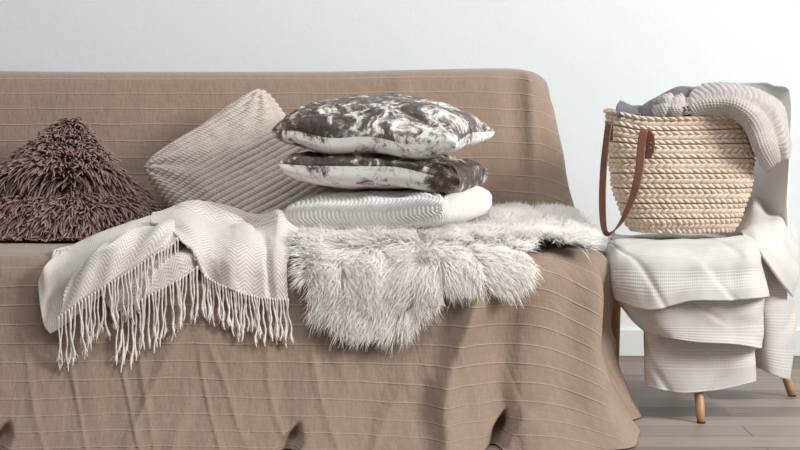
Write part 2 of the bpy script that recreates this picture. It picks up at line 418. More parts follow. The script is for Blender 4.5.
def cover_seat():
    Lmax = _L[-1]; Lf = (XR - RC) - XL; La = RC*math.pi/2; S = np.linspace(0, Lf + La + .52, 900); Ls = np.linspace(0, Lmax, 240)
    SS, LL = np.meshgrid(S, Ls); X, Y, nx, ny, a = plan(SS); o, z = skirt(LL)
    dz = .012 * vnoise(SS*3, SS*0, 4) * smooth(.2, .45, LL)
    o = o * (1 - .60*smooth(0, math.pi/2, a)*smooth(0, .3, LL)) + fold(X, SS, LL, a)
    z = z + dz
    # the cloth rises a little where its hem opens
    hem = smooth(.40, .47, LL)
    G = np.stack([X + nx*o, Y + ny*o, np.maximum(z, .004)], -1)
    vv = LL*np.cos(a) - (Y - YF) * 1.0
    uu = SS - LL*np.sin(a)*0
    U1 = np.stack([uu, vv], -1)
    # top: interior grid from curve inwards
    nt = 60; tt = np.linspace(0, 1, nt)[:, None]
    C = G[0]                                          # plan curve
    Xin = np.minimum(C[:, 0], XR - RC - .001 + 0*C[:, 0])
    Yb = 4.70
    # rows: straight back from the front curve; side curve points sweep in to the line X = XR-RC
    top = np.zeros((nt, len(S), 3)); 
    xt = np.where(S < Lf, C[:, 0], XR - RC); yt = np.where(S < Lf, Yb, np.minimum(C[:, 1], Yb)); yt = np.where(S < Lf, Yb, np.maximum(yt, YF + RC))
    top[:, :, 0] = C[:, 0] + (xt - C[:, 0]) * tt; top[:, :, 1] = C[:, 1] + (yt - C[:, 1]) * tt
    top[:, :, 2] = C[:, 2] + .004*fbm(top[:, :, 0]*6, top[:, :, 1]*9, 3, 3)*np.minimum(tt*6, 1)
    Ut = np.stack([top[:, :, 0] - XL, -(top[:, :, 1] - YF)], -1)
    # fill strip between X=XR-RC right column and the back is covered by the side fan; the middle block is covered by straight rows
    G2 = np.concatenate([top[::-1], G[1:]]); U2 = np.concatenate([Ut[::-1], U1[1:]])
    return G2, U2
# hem thickness
sofa = empty('sofa', (-.5, 4.3, 0))
tag(sofa, 'long sofa under a beige cotton cover with thin horizontal cords', 'sofa')
G, U = cover_seat()
v = G.reshape(-1, 3)
o = mesh_obj('seat_cover', v, grid_faces(*G.shape[:2])[:, ::-1], M['cover'], uv=U.reshape(-1, 2)); adopt(o, sofa)
# fan corner behind the side: closing strip of seat top
# backrest cover ------------------------------------------------------------
def back_surface():
    # profile (Y, z) from the seat junction up the front, over the top, down the rear
    pr = np.array([(4.50, .36), (4.515, .42), (4.545, .52), (4.585, .64), (4.62, .75), (4.645, .815), (4.665, .848), (4.70, .862), (4.76, .866), (4.82, .86), (4.86, .84), (4.88, .78), (4.90, .60), (4.91, .38), (4.92, .16)])
    pf = cr1(pr, 260); Lb = np.concatenate([[0], np.cumsum(np.linalg.norm(np.diff(pf, axis=0), axis=1))])
    # across: X from left to the rounded right edge, then back along the side
    S = np.concatenate([np.linspace(-1.5, .30, 420), np.linspace(.303, .70, 160)])
    SS, LL = np.meshgrid(S, Lb); Yp = pf[:, 0][:, None] + 0*SS; Zp_ = pf[:, 1][:, None] + 0*SS
    xe = .452 - .040 * smooth(.55, .87, Zp_) + .05 * (1 - smooth(.35, .6, Zp_))    # right edge moves out towards the seat
    r = .055
    a = np.clip((SS - (xe - r)) / r, 0, math.pi/2); ext = np.maximum(SS - (xe - r) - r*math.pi/2, 0)
    X = np.where(SS < xe - r, SS, xe - r + r*np.sin(a)); back = r*(1 - np.cos(a)) + ext
    ymid = 4.78
    Yv = np.where(Yp < ymid, np.minimum(Yp + back, ymid), np.maximum(Yp - back, ymid))
    drop = np.where(LL > 0, .0, 0) + 0.0 + .020 * smooth(.30, .44, SS)*smooth(.7, .87, Zp_) + .5*r*(1 - np.cos(a))*smooth(.75, .86, Zp_)
    Zv = Zp_ - drop - .006*vnoise(SS*1.7, SS*0, 8)*smooth(.7, .86, Zp_)
    # vertical soft folds near the right end and slack diagonals
    f = .010*gauss(SS - .355 - .04*(.8 - Zv), .018) - .010*gauss(SS - .31 - .03*(.8-Zv), .03) + .006*gauss(SS + .02 - .1*(Zv-.6), .03)*smooth(.4, .6, Zv)
    f = f + .0055*fbm(SS*4 + Zv*2, Zv*3, 12, 3) + .0016*fbm(SS*24, Zv*12, 15, 2) + .004*(1-np.abs(fbm(SS*3.2 - Zv*4, Zv*2.5, 21, 2))*2)*smooth(-.3, -1.2, SS)
    nx = np.sin(a); ny = -np.cos(a)
    Xo = X + nx*f; Yo = Yv + np.where(Yp < ymid, ny*f, -ny*f)
    v_ = LL + 0*SS + .010*smooth(.15, .45, SS) * 1.0 + .6*np.maximum(SS-.38, 0)*.6
    return np.stack([Xo, Yo, Zv], -1), np.stack([SS - XL, v_], -1)
Gb, Ub = back_surface()
o = mesh_obj('backrest_cover', Gb.reshape(-1, 3), grid_faces(*Gb.shape[:2]), M['cover'], uv=Ub.reshape(-1, 2)); adopt(o, sofa)
# the carcass that the cloth lies on, seen only through the gaps at the hem
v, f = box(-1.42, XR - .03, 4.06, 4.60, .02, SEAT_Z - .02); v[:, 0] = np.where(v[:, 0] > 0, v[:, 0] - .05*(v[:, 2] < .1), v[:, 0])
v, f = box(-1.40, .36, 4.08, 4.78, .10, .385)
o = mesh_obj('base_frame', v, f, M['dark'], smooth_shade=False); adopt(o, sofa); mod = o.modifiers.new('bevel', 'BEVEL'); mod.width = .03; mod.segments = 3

# ------------------------------------------------------------------ pillows
def pillow_grid(W, D, Tt, Tb, n=150, pinch=.10, power=.42, wr=.004, seed=0, peak=(0, 0), pb=None, rc=0.0):
    u = np.sin(np.linspace(-math.pi/2, math.pi/2, n)); UU, VV = np.meshgrid(u, u)
    ex = 1 - pinch*(1 - VV**2)*1.0; ey = 1 - pinch*(1 - UU**2)*1.0
    rr_ = 1 - rc*(np.abs(UU*VV))**5; X = W/2*UU*ex*rr_; Y = D/2*VV*ey*rr_
    prof = (np.clip(1 - UU**2, 0, 1) * np.clip(1 - VV**2, 0, 1))**power
    bias = 1 + .35*peak[0]*UU + .35*peak[1]*VV
    w = fbm(UU*3.2, VV*3.2, seed, 3)*wr*2.0
    # creases that run from the corners
    for cx in (-1, 1):
        for cy in (-1, 1):
            dx, dy = UU - cx, VV - cy; ang = np.arctan2(dy*cy*-1, dx*cx*-1); rr = np.hypot(dx, dy)
            w = w + wr*1.3*np.sin(ang*14 + seed + cx*2 + cy)*np.exp(-(rr/.75)**2)*smooth(0, .25, rr)
    top = np.stack([X, Y, Tt*prof*bias + w*prof**.5], -1)
    profb = prof if pb is None else prof**(pb/power)
    bot = np.stack([X, Y, -Tb*profb*bias + fbm(UU*3, VV*3, seed + 5, 3)*wr*prof**.5], -1)
    return top, bot, UU, VV
def pillow_faces(n):
    f1 = grid_faces(n, n); f2 = grid_faces(n, n, n*n)[:, ::-1]
    return np.concatenate([f1[:, ::-1], f2[:, ::-1]])
def rotz(a): c, s = math.cos(a), math.sin(a); return np.array([[c, -s, 0], [s, c, 0], [0, 0, 1]])
def piping(top, r=.0022):
    idx = list(range(0, top.shape[0]))
    ring = np.concatenate([top[0, :], top[1:, -1], top[-1, -2::-1], top[-2:0:-1, 0]]); return ring

# two marbled velvet cushions and the pale knitted one below, stacked on the sheepskin
def flat_cushion(name, W, D, Tt, Tb, center, yaw, mat, tiltx=0, tilty=0, bend=None, seed=0, disp=None, dark=None, **kw):
    n = 260
    top, bot, UU, VV = pillow_grid(W, D, Tt, Tb, n, seed=seed, **kw)
    if disp is not None:
        d = disp(top[..., 0], top[..., 1], UU, VV); N = normals(top); N *= np.sign(N[..., 2:3] + 1e-9)
        top = top + N*d[..., None]; Nb = normals(bot); Nb *= -np.sign(Nb[..., 2:3] + 1e-9); bot = bot + Nb*d[..., None]
    v = np.concatenate([top.reshape(-1, 3), bot.reshape(-1, 3)])
    if bend is not None: v[:, 2] += bend(v[:, 0]/(W/2), v[:, 1]/(D/2))
    cx, sx = math.cos(tiltx), math.sin(tiltx); cy, sy = math.cos(tilty), math.sin(tilty)
    R = rotz(yaw) @ np.array([[cy, 0, sy], [0, 1, 0], [-sy, 0, cy]]) @ np.array([[1, 0, 0], [0, cx, -sx], [0, sx, cx]])
    v = v @ R.T
    at = None
    if dark is not None:
        at = {'dark': np.concatenate([dark(UU, VV, 1).ravel(), dark(UU, VV, -1).ravel()])}
    uvs = np.concatenate([np.stack([UU*W/2, VV*D/2], -1).reshape(-1, 2)]*2)
    o = mesh_obj(name, v, pillow_faces(n), mat, uv=uvs, attrs=at); o.location = center
    return o
def yaw(d): return math.radians(d)
def dk1(U_, V_, side): return (.118 - .07*smooth(.2, .9, U_) - .10*smooth(-.5, -1, V_)*smooth(-.9, .3, U_) if side > 0 else -.085 + .16*smooth(-.55, -.9, U_)) + 0*U_
def dk2(U_, V_, side): return (.10 if side > 0 else -.085 + .20*smooth(.55, .85, U_)) + 0*U_
c1 = flat_cushion('velvet_cushion', .455, .44, .094, .052, (-.032, 4.25, .700), yaw(-15), M['print'], seed=3, pinch=.06, wr=.005, power=.40, pb=.20, peak=(-.28, 0),
                  bend=lambda x, y: -.022*smooth(-.2, 1, x)*smooth(.2, -1, y) + .006*smooth(0, -1, x) + .004*np.sin(x*7 + 1)*smooth(.2, -.8, y)*smooth(1, .6, np.abs(x)) - .010*smooth(.3, -1, y)*smooth(1, .3, np.abs(x)), dark=dk1)
tag(c1, 'black and white marbled velvet cushion, topmost of the stack, plump', 'cushion', 'stacked cushions')
c2 = flat_cushion('velvet_cushion', .440, .43, .034, .064, (-.030, 4.25, .621), yaw(-12), M['print'], seed=8, pinch=.05, wr=.007, power=.18, pb=.22,
                  bend=lambda x, y: -.030*smooth(.2, 1, x) + .004*smooth(-.6, -1, x), dark=dk2)
tag(c2, 'black and white marbled velvet cushion squashed in the middle of the stack', 'cushion', 'stacked cushions')
def waf(X, Y, U_, V_):
    p = .0110; depth = .075*(1 - (np.clip(1 - U_**2, 0, 1)*np.clip(1 - V_**2, 0, 1))**.22)      # rows also wrap down the rounded sides
    a = (X + Y + depth)/p*math.pi; b = (X - Y + depth)/p*math.pi
    return .0040*(np.sqrt(np.abs(np.sin(a)) * np.abs(np.sin(b))) - .6)
c3 = flat_cushion('knitted_cushion', .425, .42, .052, .062, (-.022, 4.24, .505), yaw(-20), M['waffle'], seed=12, pinch=.04, wr=.004, power=.22, pb=.22, disp=waf, rc=.05,
                  bend=lambda x, y: .022*smooth(.2, 1, x) - .006*smooth(-.5, -1, x))
tag(c3, 'pale grey moss-knit cushion at the bottom of the stack, lying on white fleece', 'cushion', 'stacked cushions')

# oatmeal ribbed-knit cushion leaning on the backrest
def leaning(name, W, center, lean, roll, Tt, Tb, disp, n, seed, **kw):
    top, bot, UU, VV = pillow_grid(W, W, Tt, Tb, n, seed=seed, **kw)
    N = normals(top); N *= np.sign(N[..., 2:3] + 1e-9)
    top = top + N*disp(top[..., 0], top[..., 1], UU, VV)[..., None]
    v = np.concatenate([top.reshape(-1, 3), bot.reshape(-1, 3)])
    cr, sr = math.cos(roll), math.sin(roll); v = v @ np.array([[cr, -sr, 0], [sr, cr, 0], [0, 0, 1]]).T
    # local x -> world x, local y -> up, local z -> towards the camera
    cl, sl = math.cos(lean), math.sin(lean)
    B = np.array([[1, 0, 0], [0, sl, -cl], [0, cl, sl]])
    return v @ B.T + np.array(center), UU, VV
def ribs(X, Y, U_, V_):
    y = Y + .012*np.sin(X*9 + .5) + .02*U_*(1-V_**2)*.3
    p = .0160; ph = y/p
    prof = np.abs(np.sin(ph*math.pi))**.45
    st = np.abs(np.sin((X + .35*(np.mod(ph, 1)-.5)*p*2)/.0085*math.pi))
    return .0085*prof*(.74 + .26*st) - .003
n = 430
v, _, _ = leaning('x', .400, P(243, 182, 4.415), math.radians(22), math.radians(36), .070, .055, ribs, n, 21, pinch=.05, wr=.004, rc=.08)
lo = v[:, 2] < .435; v[:, 2] = np.where(lo, .435 - (.435 - v[:, 2])*.05, v[:, 2])
kc = mesh_obj('knitted_cushion', v - np.array([-.41, 4.4, .43]), pillow_faces(n), M['knit']); kc.location = (-.41, 4.4, .43)
tag(kc, 'oatmeal ribbed-knit cushion tilted on one corner against the sofa back', 'cushion')

# brown shaggy cushion
def shag():
    n = 120
    v, UU, VV = leaning('x', .375, P(60, 214, 4.40), math.radians(20), math.radians(41), .075, .05, lambda X, Y, U_, V_: 0*X, n, 31, pinch=.02, wr=.004)
    def shape(v):
        v = v.copy(); h = np.clip((v[:, 2] - .42)/.30, -1, 1)
        v[:, 1] -= .05*(1 - smooth(-.1, .55, h)) - .028*gauss(h - .42, .09)   # slumped belly and a crease across
        v[:, 1] -= .02*gauss(h - .60, .12)
        v[:, 2] = np.maximum(v[:, 2], .432)
        return v
    v = shape(v)
    root = empty('shaggy_cushion', (-.86, 4.4, .43))
    tag(root, 'brown shaggy cushion of thick yarn loops at the left end of the sofa', 'cushion')
    b = mesh_obj('cushion_pad', v, pillow_faces(n), M['shagbase']); adopt(b, root)
    G = v[:n*n].reshape(n, n, 3); N = normals(G); N *= -np.sign(N[..., 1:2] + 1e-9)
    area_ = np.linalg.norm(np.cross(np.gradient(G, axis=0), np.gradient(G, axis=1)), axis=-1).ravel(); area_ /= area_.sum()
    m = 4600; pick = rng.choice(n*n, m, p=area_); roots = G.reshape(-1, 3)[pick] + rng.normal(size=(m, 3))*.0012; nn = N.reshape(-1, 3)[pick]
    c = np.array([-.86, 4.4, .56]); out = roots - c; out[:, 1] = 0; out /= np.linalg.norm(out, axis=1, keepdims=True) + 1e-6
    swirl = np.stack([fbm(roots[:, 0]*10, roots[:, 2]*10, 41, 2), 0*out[:, 0], fbm(roots[:, 0]*10, roots[:, 2]*10, 47, 2)], -1)
    d = nn*.75 + out*.55 + swirl*.7 + rng.normal(size=(m, 3))*.30 + np.array([0, 0, -.25])
    keep = (roots[:, 2] > .433)
    def fl(p):
        p[..., 2] = np.maximum(p[..., 2], .428 + rng.random(p.shape[:1])[:, None]*.01); p[..., 1] = np.minimum(p[..., 1], 4.5 + .3*(p[..., 2]-.42)); return p
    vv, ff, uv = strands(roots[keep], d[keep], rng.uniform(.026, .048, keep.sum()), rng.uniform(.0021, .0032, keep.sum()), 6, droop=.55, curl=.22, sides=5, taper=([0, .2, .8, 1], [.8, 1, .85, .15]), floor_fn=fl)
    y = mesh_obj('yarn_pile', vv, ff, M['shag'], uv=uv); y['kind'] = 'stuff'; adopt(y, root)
shag()

# ------------------------------------------------------------------ sheepskin
def seat_surf(X, q):
    """surface of the sofa: q<0 on the seat top (distance behind the edge), q>0 drop over the front"""
    o, z = skirt(np.maximum(q, 0)); Y = YF - o + np.maximum(-q, 0)
    return np.stack([X, Y, z], -1)
def sheepskin():
    root = empty('sheepskin_rug', (.0, 4.1, .43))
    tag(root, 'white long-haired sheepskin spread over the seat and hanging over its front edge', 'sheepskin')
    poly = np.array([(298, 228), (300, 250), (306, 280), (320, 308), (340, 328), (366, 334), (402, 328), (422, 312), (438, 294), (456, 284), (480, 284), (510, 286), (524, 276), (526, 246),
                     (538, 238), (562, 243), (588, 249), (586, 228), (562, 208), (536, 192), (505, 180), (470, 180), (400, 190), (340, 205), (300, 212)], float)
    nX, nq = 520, 420
    X = np.linspace(-.32, .56, nX); q = np.linspace(-.50, .32, nq); XX, QQ = np.meshgrid(X, q)
    G = seat_surf(XX, QQ); N = normals(G); N *= np.where((N[..., 2] - N[..., 1]) > 0, 1, -1)[..., None]
    off = .010 + .014*(.5 + .5*fbm(XX*7, QQ*7, 61, 2)) + .016*gauss(QQ + .06, .10) + .036*smooth(-.18, -.46, QQ)*smooth(-.15, .2, XX)
    # let the right arm follow the rounded sofa corner
    sag = .5*np.maximum(XX - .40, 0)**1.3
    G = G + N*off[..., None]; G[..., 2] -= sag
    pr = proj(G); ins = in_poly(pr, poly)
    ins &= QQ > -.47
    fidx = grid_faces(nq, nX); keep = ins.ravel()[fidx].all(1); ff = fidx[keep]
    used = np.unique(ff); remap = -np.ones(nX*nq, int); remap[used] = np.arange(len(used))
    h = mesh_obj('hide', G.reshape(-1, 3)[used], remap[ff], M['furbase']); adopt(h, root)
    m = 95000
    cand = np.flatnonzero(ins.ravel())
    pick = rng.choice(cand, m); Xs = XX.ravel()[pick] + rng.normal(size=m)*.0015; qs = QQ.ravel()[pick] + rng.normal(size=m)*.0015
    roots = seat_surf(Xs, qs); nn = N.reshape(-1, 3)[pick]; roots = roots + nn*off.ravel()[pick][:, None]; roots[:, 2] -= .5*np.maximum(Xs - .40, 0)**1.3
    # flow: away from the middle of the skin, in surface coordinates
    pp = proj(roots)
    tangent_q = np.stack([0*Xs, -np.ones(m), 0*Xs], -1); drop = (qs > .04)
    tq = np.where(drop[:, None], np.array([0, -.25, -1.0]), np.array([0, -1.0, 0])); tx = np.array([1.0, 0, 0])
    cx = -.06 + .16*smooth(0, .3, Xs); cq = -.08
    dx = (Xs - cx)/.25; dq = (qs - cq)/.2; dn = np.hypot(dx, dq) + .2
    fx, fq = dx/dn, dq/dn
    # direction varies by lock
    ls = 26.0
    jx = np.floor(Xs*ls + 1.2*vnoise(Xs*9, qs*9, 70)); jq = np.floor(qs*ls + 1.2*vnoise(Xs*9, qs*9, 73))
    h1 = _tab[(jx.astype(int)*37 + 11) % 256, (jq.astype(int)*53 + 7) % 256]*2 - 1; h2 = _tab[(jx.astype(int)*91 + 3) % 256, (jq.astype(int)*29 + 71) % 256]*2 - 1
    ax = fx*.55 + .6*h1 + .6*fbm(Xs*6, qs*6, 81, 2); aq = .55 + .40*h2 + .5*fbm(Xs*6, qs*6, 85, 2) - .7*smooth(-.28, -.42, qs)
    d = tx*ax[:, None] + tq*aq[:, None] + nn*(.62 + .25*h1*h2 + .3*smooth(-.25, -.4, qs))[:, None] + rng.normal(size=(m, 3))*.16
    L = rng.uniform(.030, .056, m)*(1 + .15*h2)
    def fl(p):
        # keep strands outside the sofa
        z = p[..., 2]; fy = faceY(np.minimum(z, SEAT_Z)) - .004
        inside = (z < SEAT_Z + .004) & (p[..., 1] > fy) & (p[..., 0] < .45)
        shallow = (SEAT_Z + .006 - z) < (p[..., 1] - fy)
        p[..., 2] = np.where(inside & shallow, SEAT_Z + .006, p[..., 2]); p[..., 1] = np.where(inside & ~shallow, fy, p[..., 1])
        return p
    vv, ff, uv = strands(roots, d, L, rng.uniform(.0007, .0013, m), 5, droop=.30, curl=.16, floor_fn=fl)
    y = mesh_obj('fleece', vv, ff, M['fur'], uv=uv)
    own = np.array([v_.vector[:] for v_ in y.data.vertex_normals], np.float32)
    mixn = own*.5 + np.repeat(nn, len(vv)//m, axis=0)*.8; mixn /= np.linalg.norm(mixn, axis=1, keepdims=True)
    y.data.normals_split_custom_set_from_vertices(mixn.tolist()); y['kind'] = 'stuff'; adopt(y, root)
sheepskin()

# ------------------------------------------------------------------ fringed throw
def wrinkle(G, amp, sx, sy, seed, U_=None):
    N = normals(G); U_ = arc_uv(G) if U_ is None else U_
    return G + N*(amp*fbm(U_[..., 0]*sx, U_[..., 1]*sy, seed, 4))[..., None]
def throw():
    root = empty('fringed_throw', (-.45, 4.0, .43))
    tag(root, 'ivory herringbone throw with knotted fringe crumpled over the seat edge', 'throw')
    parts = []; edges = []
    def add(ctrl, nr, nc, amp, seed, rot=0, t=.004, folds=None):
        G = sheet(ctrl, nr, nc); U_ = arc_uv(G)
        G = wrinkle(G, amp*1.4, 9, 9, seed, U_); 
        if folds is not None: G = G + normals(G)*folds(U_)[..., None]
        c, s = math.cos(rot), math.sin(rot); UR = np.stack([U_[..., 0]*c - U_[..., 1]*s, U_[..., 0]*s + U_[..., 1]*c], -1) + seed
        G = clear(G, .008)
        N = normals(G)
        if np.mean(N[..., 1]) > 0: G = G[:, ::-1]; UR = UR[:, ::-1]
        parts.append(thick(G, t, UR)); return G
    f = Fp; z = Zp
    # left lobe (lower layer), rows from silhouette down to its edge
    L = [[Sp(38, 286, .008), Sp(48, 266, .012), P(74, 249, 4.13), P(104, 236, 4.20), P(145, 232, 4.25), P(182, 222, 4.30)],
         [Sp(37, 283, .030), Sp(47, 264, .036), P(72, 246, 4.06), P(101, 232.5, 4.12), P(143, 218, 4.18), P(182, 206.5, 4.22)],
         [Sp(40, 305, .038), Sp(54, 283, .040), Sp(78, 263, .040), Sp(108, 246, .040), P(146, 228, 4.08), P(186, 215, 4.12)],
         [Sp(44, 325, .030), Sp(57, 306, .028), Sp(82, 284, .024), Sp(112, 264, .020), Sp(150, 247, .024), Sp(186, 236, .03)],
         [Sp(50, 334, .024), Sp(66, 324, .024), Sp(90, 304, .020), Sp(118, 284, .014), Sp(155, 264, .012), Sp(188, 250, .012)]]
    add(L, 80, 120, .004, 3, .5)
    # upper left panel with the diagonal fringed edge
    A = [[Sp(84, 264, .016), Sp(103, 254, .020), P(128, 240, 4.14), P(150, 232, 4.18), P(170, 225, 4.2), P(188, 222, 4.2)],
         [Sp(66, 286, .058), Sp(84, 262, .075), Sp(108, 243, .085), P(138, 229, 4.00), P(163, 221, 4.03), P(186, 219, 4.05)],
         [Sp(62, 303, .060), Sp(83, 278, .070), Sp(107, 258, .076), Sp(135, 243, .076), Sp(163, 230, .080), P(186, 227, 4.03)],
         [Sp(58, 318, .052), Sp(82, 301, .056), Sp(106, 286, .058), Sp(132, 270, .056), Sp(157, 253, .056), Sp(179, 240, .060)]]
    GA = add(A, 80, 120, .0045, 7, -.45, folds=lambda U_: .004*np.sin(U_[..., 0]*55 + U_[..., 1]*30)*smooth(0, .06, U_[..., 1]))
    ae = lambda x: np.interp(x, [58, 82, 106, 132, 157, 179], [318, 301, 286, 270, 253, 240])
    edges.append(('A', np.array([Sp(x, ae(x), .062) for x in np.linspace(59, 178, 37)])))
    # inner layer seen below the first fringe
    U1 = [[Sp(98, 282, .014), Sp(125, 266, .020), Sp(150, 250, .026), Sp(172, 236, .030), Sp(200, 232, .026)],
          [Sp(104, 300, .026), Sp(128, 284, .034), Sp(152, 270, .040), Sp(176, 254, .044), Sp(204, 246, .030)],
          [Sp(114, 314, .020), Sp(134, 304, .028), Sp(156, 292, .036), Sp(182, 278, .036), Sp(204, 262, .022)]]
    add(U1, 60, 90, .005, 13, .2)
    ue = lambda x: np.interp(x, [114, 134, 156, 182, 204], [314, 304, 292, 278, 262]); uo = lambda x: np.interp(x, [114, 134, 156, 182, 204], [.024, .032, .040, .038, .026])
    edges.append(('U', np.array([Sp(x, ue(x), uo(x)) for x in np.linspace(118, 197, 24)])))
    # right panel
    B = [[P(150, 236, 4.30), P(180, 232, 4.32), P(205, 228, 4.33), P(226, 230, 4.33), P(247, 233, 4.33), P(264, 232, 4.33), P(279, 228, 4.32), P(289, 230, 4.31), P(299, 236, 4.30)],
         [P(153, 215, 4.24), P(181, 208, 4.25), P(205, 203, 4.25), P(226, 206, 4.25), P(247, 214, 4.24), P(262, 215, 4.24), P(277, 208, 4.24), P(288, 212, 4.23), P(299, 224, 4.22)],
         [P(150, 218, 4.12), P(182, 213, 4.14), P(207, 213, 4.15), P(228, 218, 4.14), P(248, 229, 4.17), P(260, 227, 4.15), P(276, 213, 4.13), P(289, 222, 4.13), P(299, 233, 4.13)],
         [P(152, 222, 4.05), P(186, 218, 4.06), P(209, 224, 4.05), P(230, 227, 4.05), P(249, 226, 4.04), P(263, 229, 4.05), P(277, 226, 4.03), P(288, 233, 4.04), P(299, 243, 4.05)],
         [P(168, 225, 4.00), P(192, 230, 3.97), P(211, 236, 3.97), P(231, 238, 3.97), P(250, 239, 3.965), P(264, 241, 3.965), P(276, 242, 3.965), P(285, 247, 3.97), P(293, 251, 3.98)],
         [Sp(184, 240, .070), Sp(198, 251, .050), Sp(213, 257, .040), Sp(231, 261, .036), Sp(249, 263, .030), Sp(262, 264, .028), Sp(273, 264, .028), Sp(281, 264, .026), Sp(287, 266, .022)],
         [Fp(200, 268, .030), Fp(205, 276, .026), Fp(216, 283, .022), Fp(231, 290, .020), Fp(247, 295, .020), Fp(260, 298, .020), Fp(272, 299, .020), Fp(281, 300, .018), Fp(288, 300, .016)]]
    def bf(U_):
        u, w = U_[..., 0], U_[..., 1]
        return .005*np.sin(u*46 + 6*w)*smooth(0, .18, w) + .012*gauss(w - .10 - .22*u, .014) - .010*gauss(w - .135 - .22*u, .014) + .012*gauss(w - .20 - .10*u, .012) - .008*gauss(w - .225 - .10*u, .010) + .008*gauss(u - .22 - .2*(w - .2), .012)*smooth(.1, .2, w)
    add(B, 150, 160, .008, 17, 0, folds=bf)
    edges.append(('B', np.array([Fp(x, np.interp(x, [200, 205, 216, 231, 247, 260, 272, 281, 288], [267, 276, 283, 290, 295, 298, 299, 300, 300]), .024) for x in np.linspace(202, 288, 34)])))
    # a rolled bunch behind the right panel
    Bn = [[P(238, 238, 4.22), P(250, 232, 4.16), P(262, 236, 4.12), P(276, 240, 4.10)],
          [P(236, 226, 4.18), P(250, 219, 4.12), P(264, 218, 4.09), P(280, 222, 4.07)],
          [P(236, 236, 4.08), P(252, 232, 4.04), P(266, 232, 4.02), P(282, 236, 4.02)]]
    v, fc, uv = join(parts)
    o = mesh_obj('woven_cloth', v, fc, M['throw'], uv=uv); adopt(o, root)
    # tassels, one mesh each
    for kind, pts in edges:
        for i, p in enumerate(pts):
            Lh = {'A': rng.uniform(.118, .150), 'U': rng.uniform(.105, .145), 'B': rng.uniform(.085, .115)}[kind]
            if kind == 'A': Lh *= (1.0 - .30*(i/36))
            n_ = 16; t = np.linspace(0, 1, n_); sway = float(np.clip(rng.normal()*.004, -.007, .007)) + (.003 if kind == 'B' else 0); w1 = rng.uniform(2, 4.5); ph = rng.random()*6
            path = np.stack([p[0] + sway*t*2 + .0034*np.sin(t*w1*3 + ph)*t, p[1] + 0*t, p[2] + .003 - Lh*t], -1)
            lim = faceY(path[:, 2]) - rng.uniform(.010, .018)
            path[:, 1] = np.minimum(p[1] - .002 + .0*t, 99); path[:, 1] = np.where(t > .1, np.minimum(path[:, 1], lim), path[:, 1])
            path[:, 1] -= rng.uniform(0, .008)*t
            r0 = rng.uniform(.0018, .0024)
            rad = r0*(1 + .18*np.sin(t*60)); kn = rng.uniform(.74, .86)
            rad = rad + .0019*gauss(t - kn, .045) + .0006*gauss(t - .03, .04); rad = np.where(t > kn + .04, r0*(.9 - .4*(t - kn)), rad)
            bits = [frame_tube(path, rad, 7)]
            for k in range(3):                                  # loose ends below the knot
                s0 = path[int(kn*(n_-1))]; e = s0 + np.array([rng.normal()*.005, -.002, -rng.uniform(.014, .024)])
                mid = (s0 + e)/2 + np.array([rng.normal()*.002, -.001, 0]); bits.append(frame_tube(cr1(np.array([s0, mid, e]), 5), np.linspace(.0012, .0005, 5), 5))
            v, fc, uv = join(bits)
            o = mesh_obj('tassel', v, fc, M['tassel'], uv=uv); adopt(o, root)
throw()

# ------------------------------------------------------------------ chair
CH = np.array([.735, 4.42, 0]); TH = math.radians(48)
def chair():
    root = empty('shell_chair', tuple(CH), -TH)
    tag(root, 'white plastic shell chair with tapered beech legs, right of the sofa', 'chair')
    # local: x across, -y forward, z up
    pr = np.array([(-.195, .375), (-.202, .395), (-.188, .407), (-.12, .405), (-.02, .398), (.08, .402), (.145, .420), (.185, .475), (.205, .55), (.222, .65), (.238, .74), (.250, .80), (.254, .829)])
    nb, na = 120, 80; pf = cr1(pr, nb); a = np.linspace(-1, 1, na); b = np.linspace(0, 1, nb)
    A, Bq = np.meshgrid(a, b); half = np.interp(b, [0, .05, .2, .45, .62, .85, .93, .975, 1], [.16, .19, .225, .232, .222, .203, .188, .163, .128])
    G = np.zeros((nb, na, 3)); G[..., 0] = A*half[:, None]
    seat = 1 - smooth(.45, .65, b)[:, None]; bk = 1 - seat
    A2 = np.abs(A)**2.6
    G[..., 1] = pf[:, 0][:, None] - bk*A2*.055; G[..., 2] = pf[:, 1][:, None] + seat*A2*.012*smooth(.0, .2, b)[:, None] - smooth(.93, 1, b)[:, None]*A2*.012
    v, fc, uv = thick(G, .006, arc_uv(G)); o = mesh_obj('seat_shell', v, fc, M['shell'], root, uv); o.data.polygons.foreach_set('use_smooth', [True]*len(o.data.polygons))
    inv = rotz(TH)
    for (top, foot) in (((-.12, -.12), (.560, 4.41)), ((.12, -.12), (.728, 4.07)), ((-.12, .12), (.78, 4.76)), ((.12, .12), (1.038, 4.46))):
        tl = np.array([top[0], top[1], .385]); fl_ = inv @ (np.array(foot + (0.0,)) - CH)
        t = np.linspace(0, 1, 14)[:, None]; path = tl*(1-t) + fl_*t
        rad = .0155 - .0045*t[:, 0]; rad[-1] = .0095
        v, fc, uv = frame_tube(path, rad, 16); leg = mesh_obj('leg', v, fc, M['wood'], root, uv)
        v, fc, uv = frame_tube(np.array([fl_*1.0 + np.array([0, 0, .0]), fl_ + np.array([0, 0, .004])]), .0105, 12); g = mesh_obj('foot_glide', v, fc, M['dark'], leg, uv)
    for s in (-1, 1):
        v, fc, uv = frame_tube(np.array([(-.125, s*.125, .385), (.125, -s*.125, .385)]), .005, 8); mesh_obj('brace', v, fc, M['metal'], root, uv)
chair()

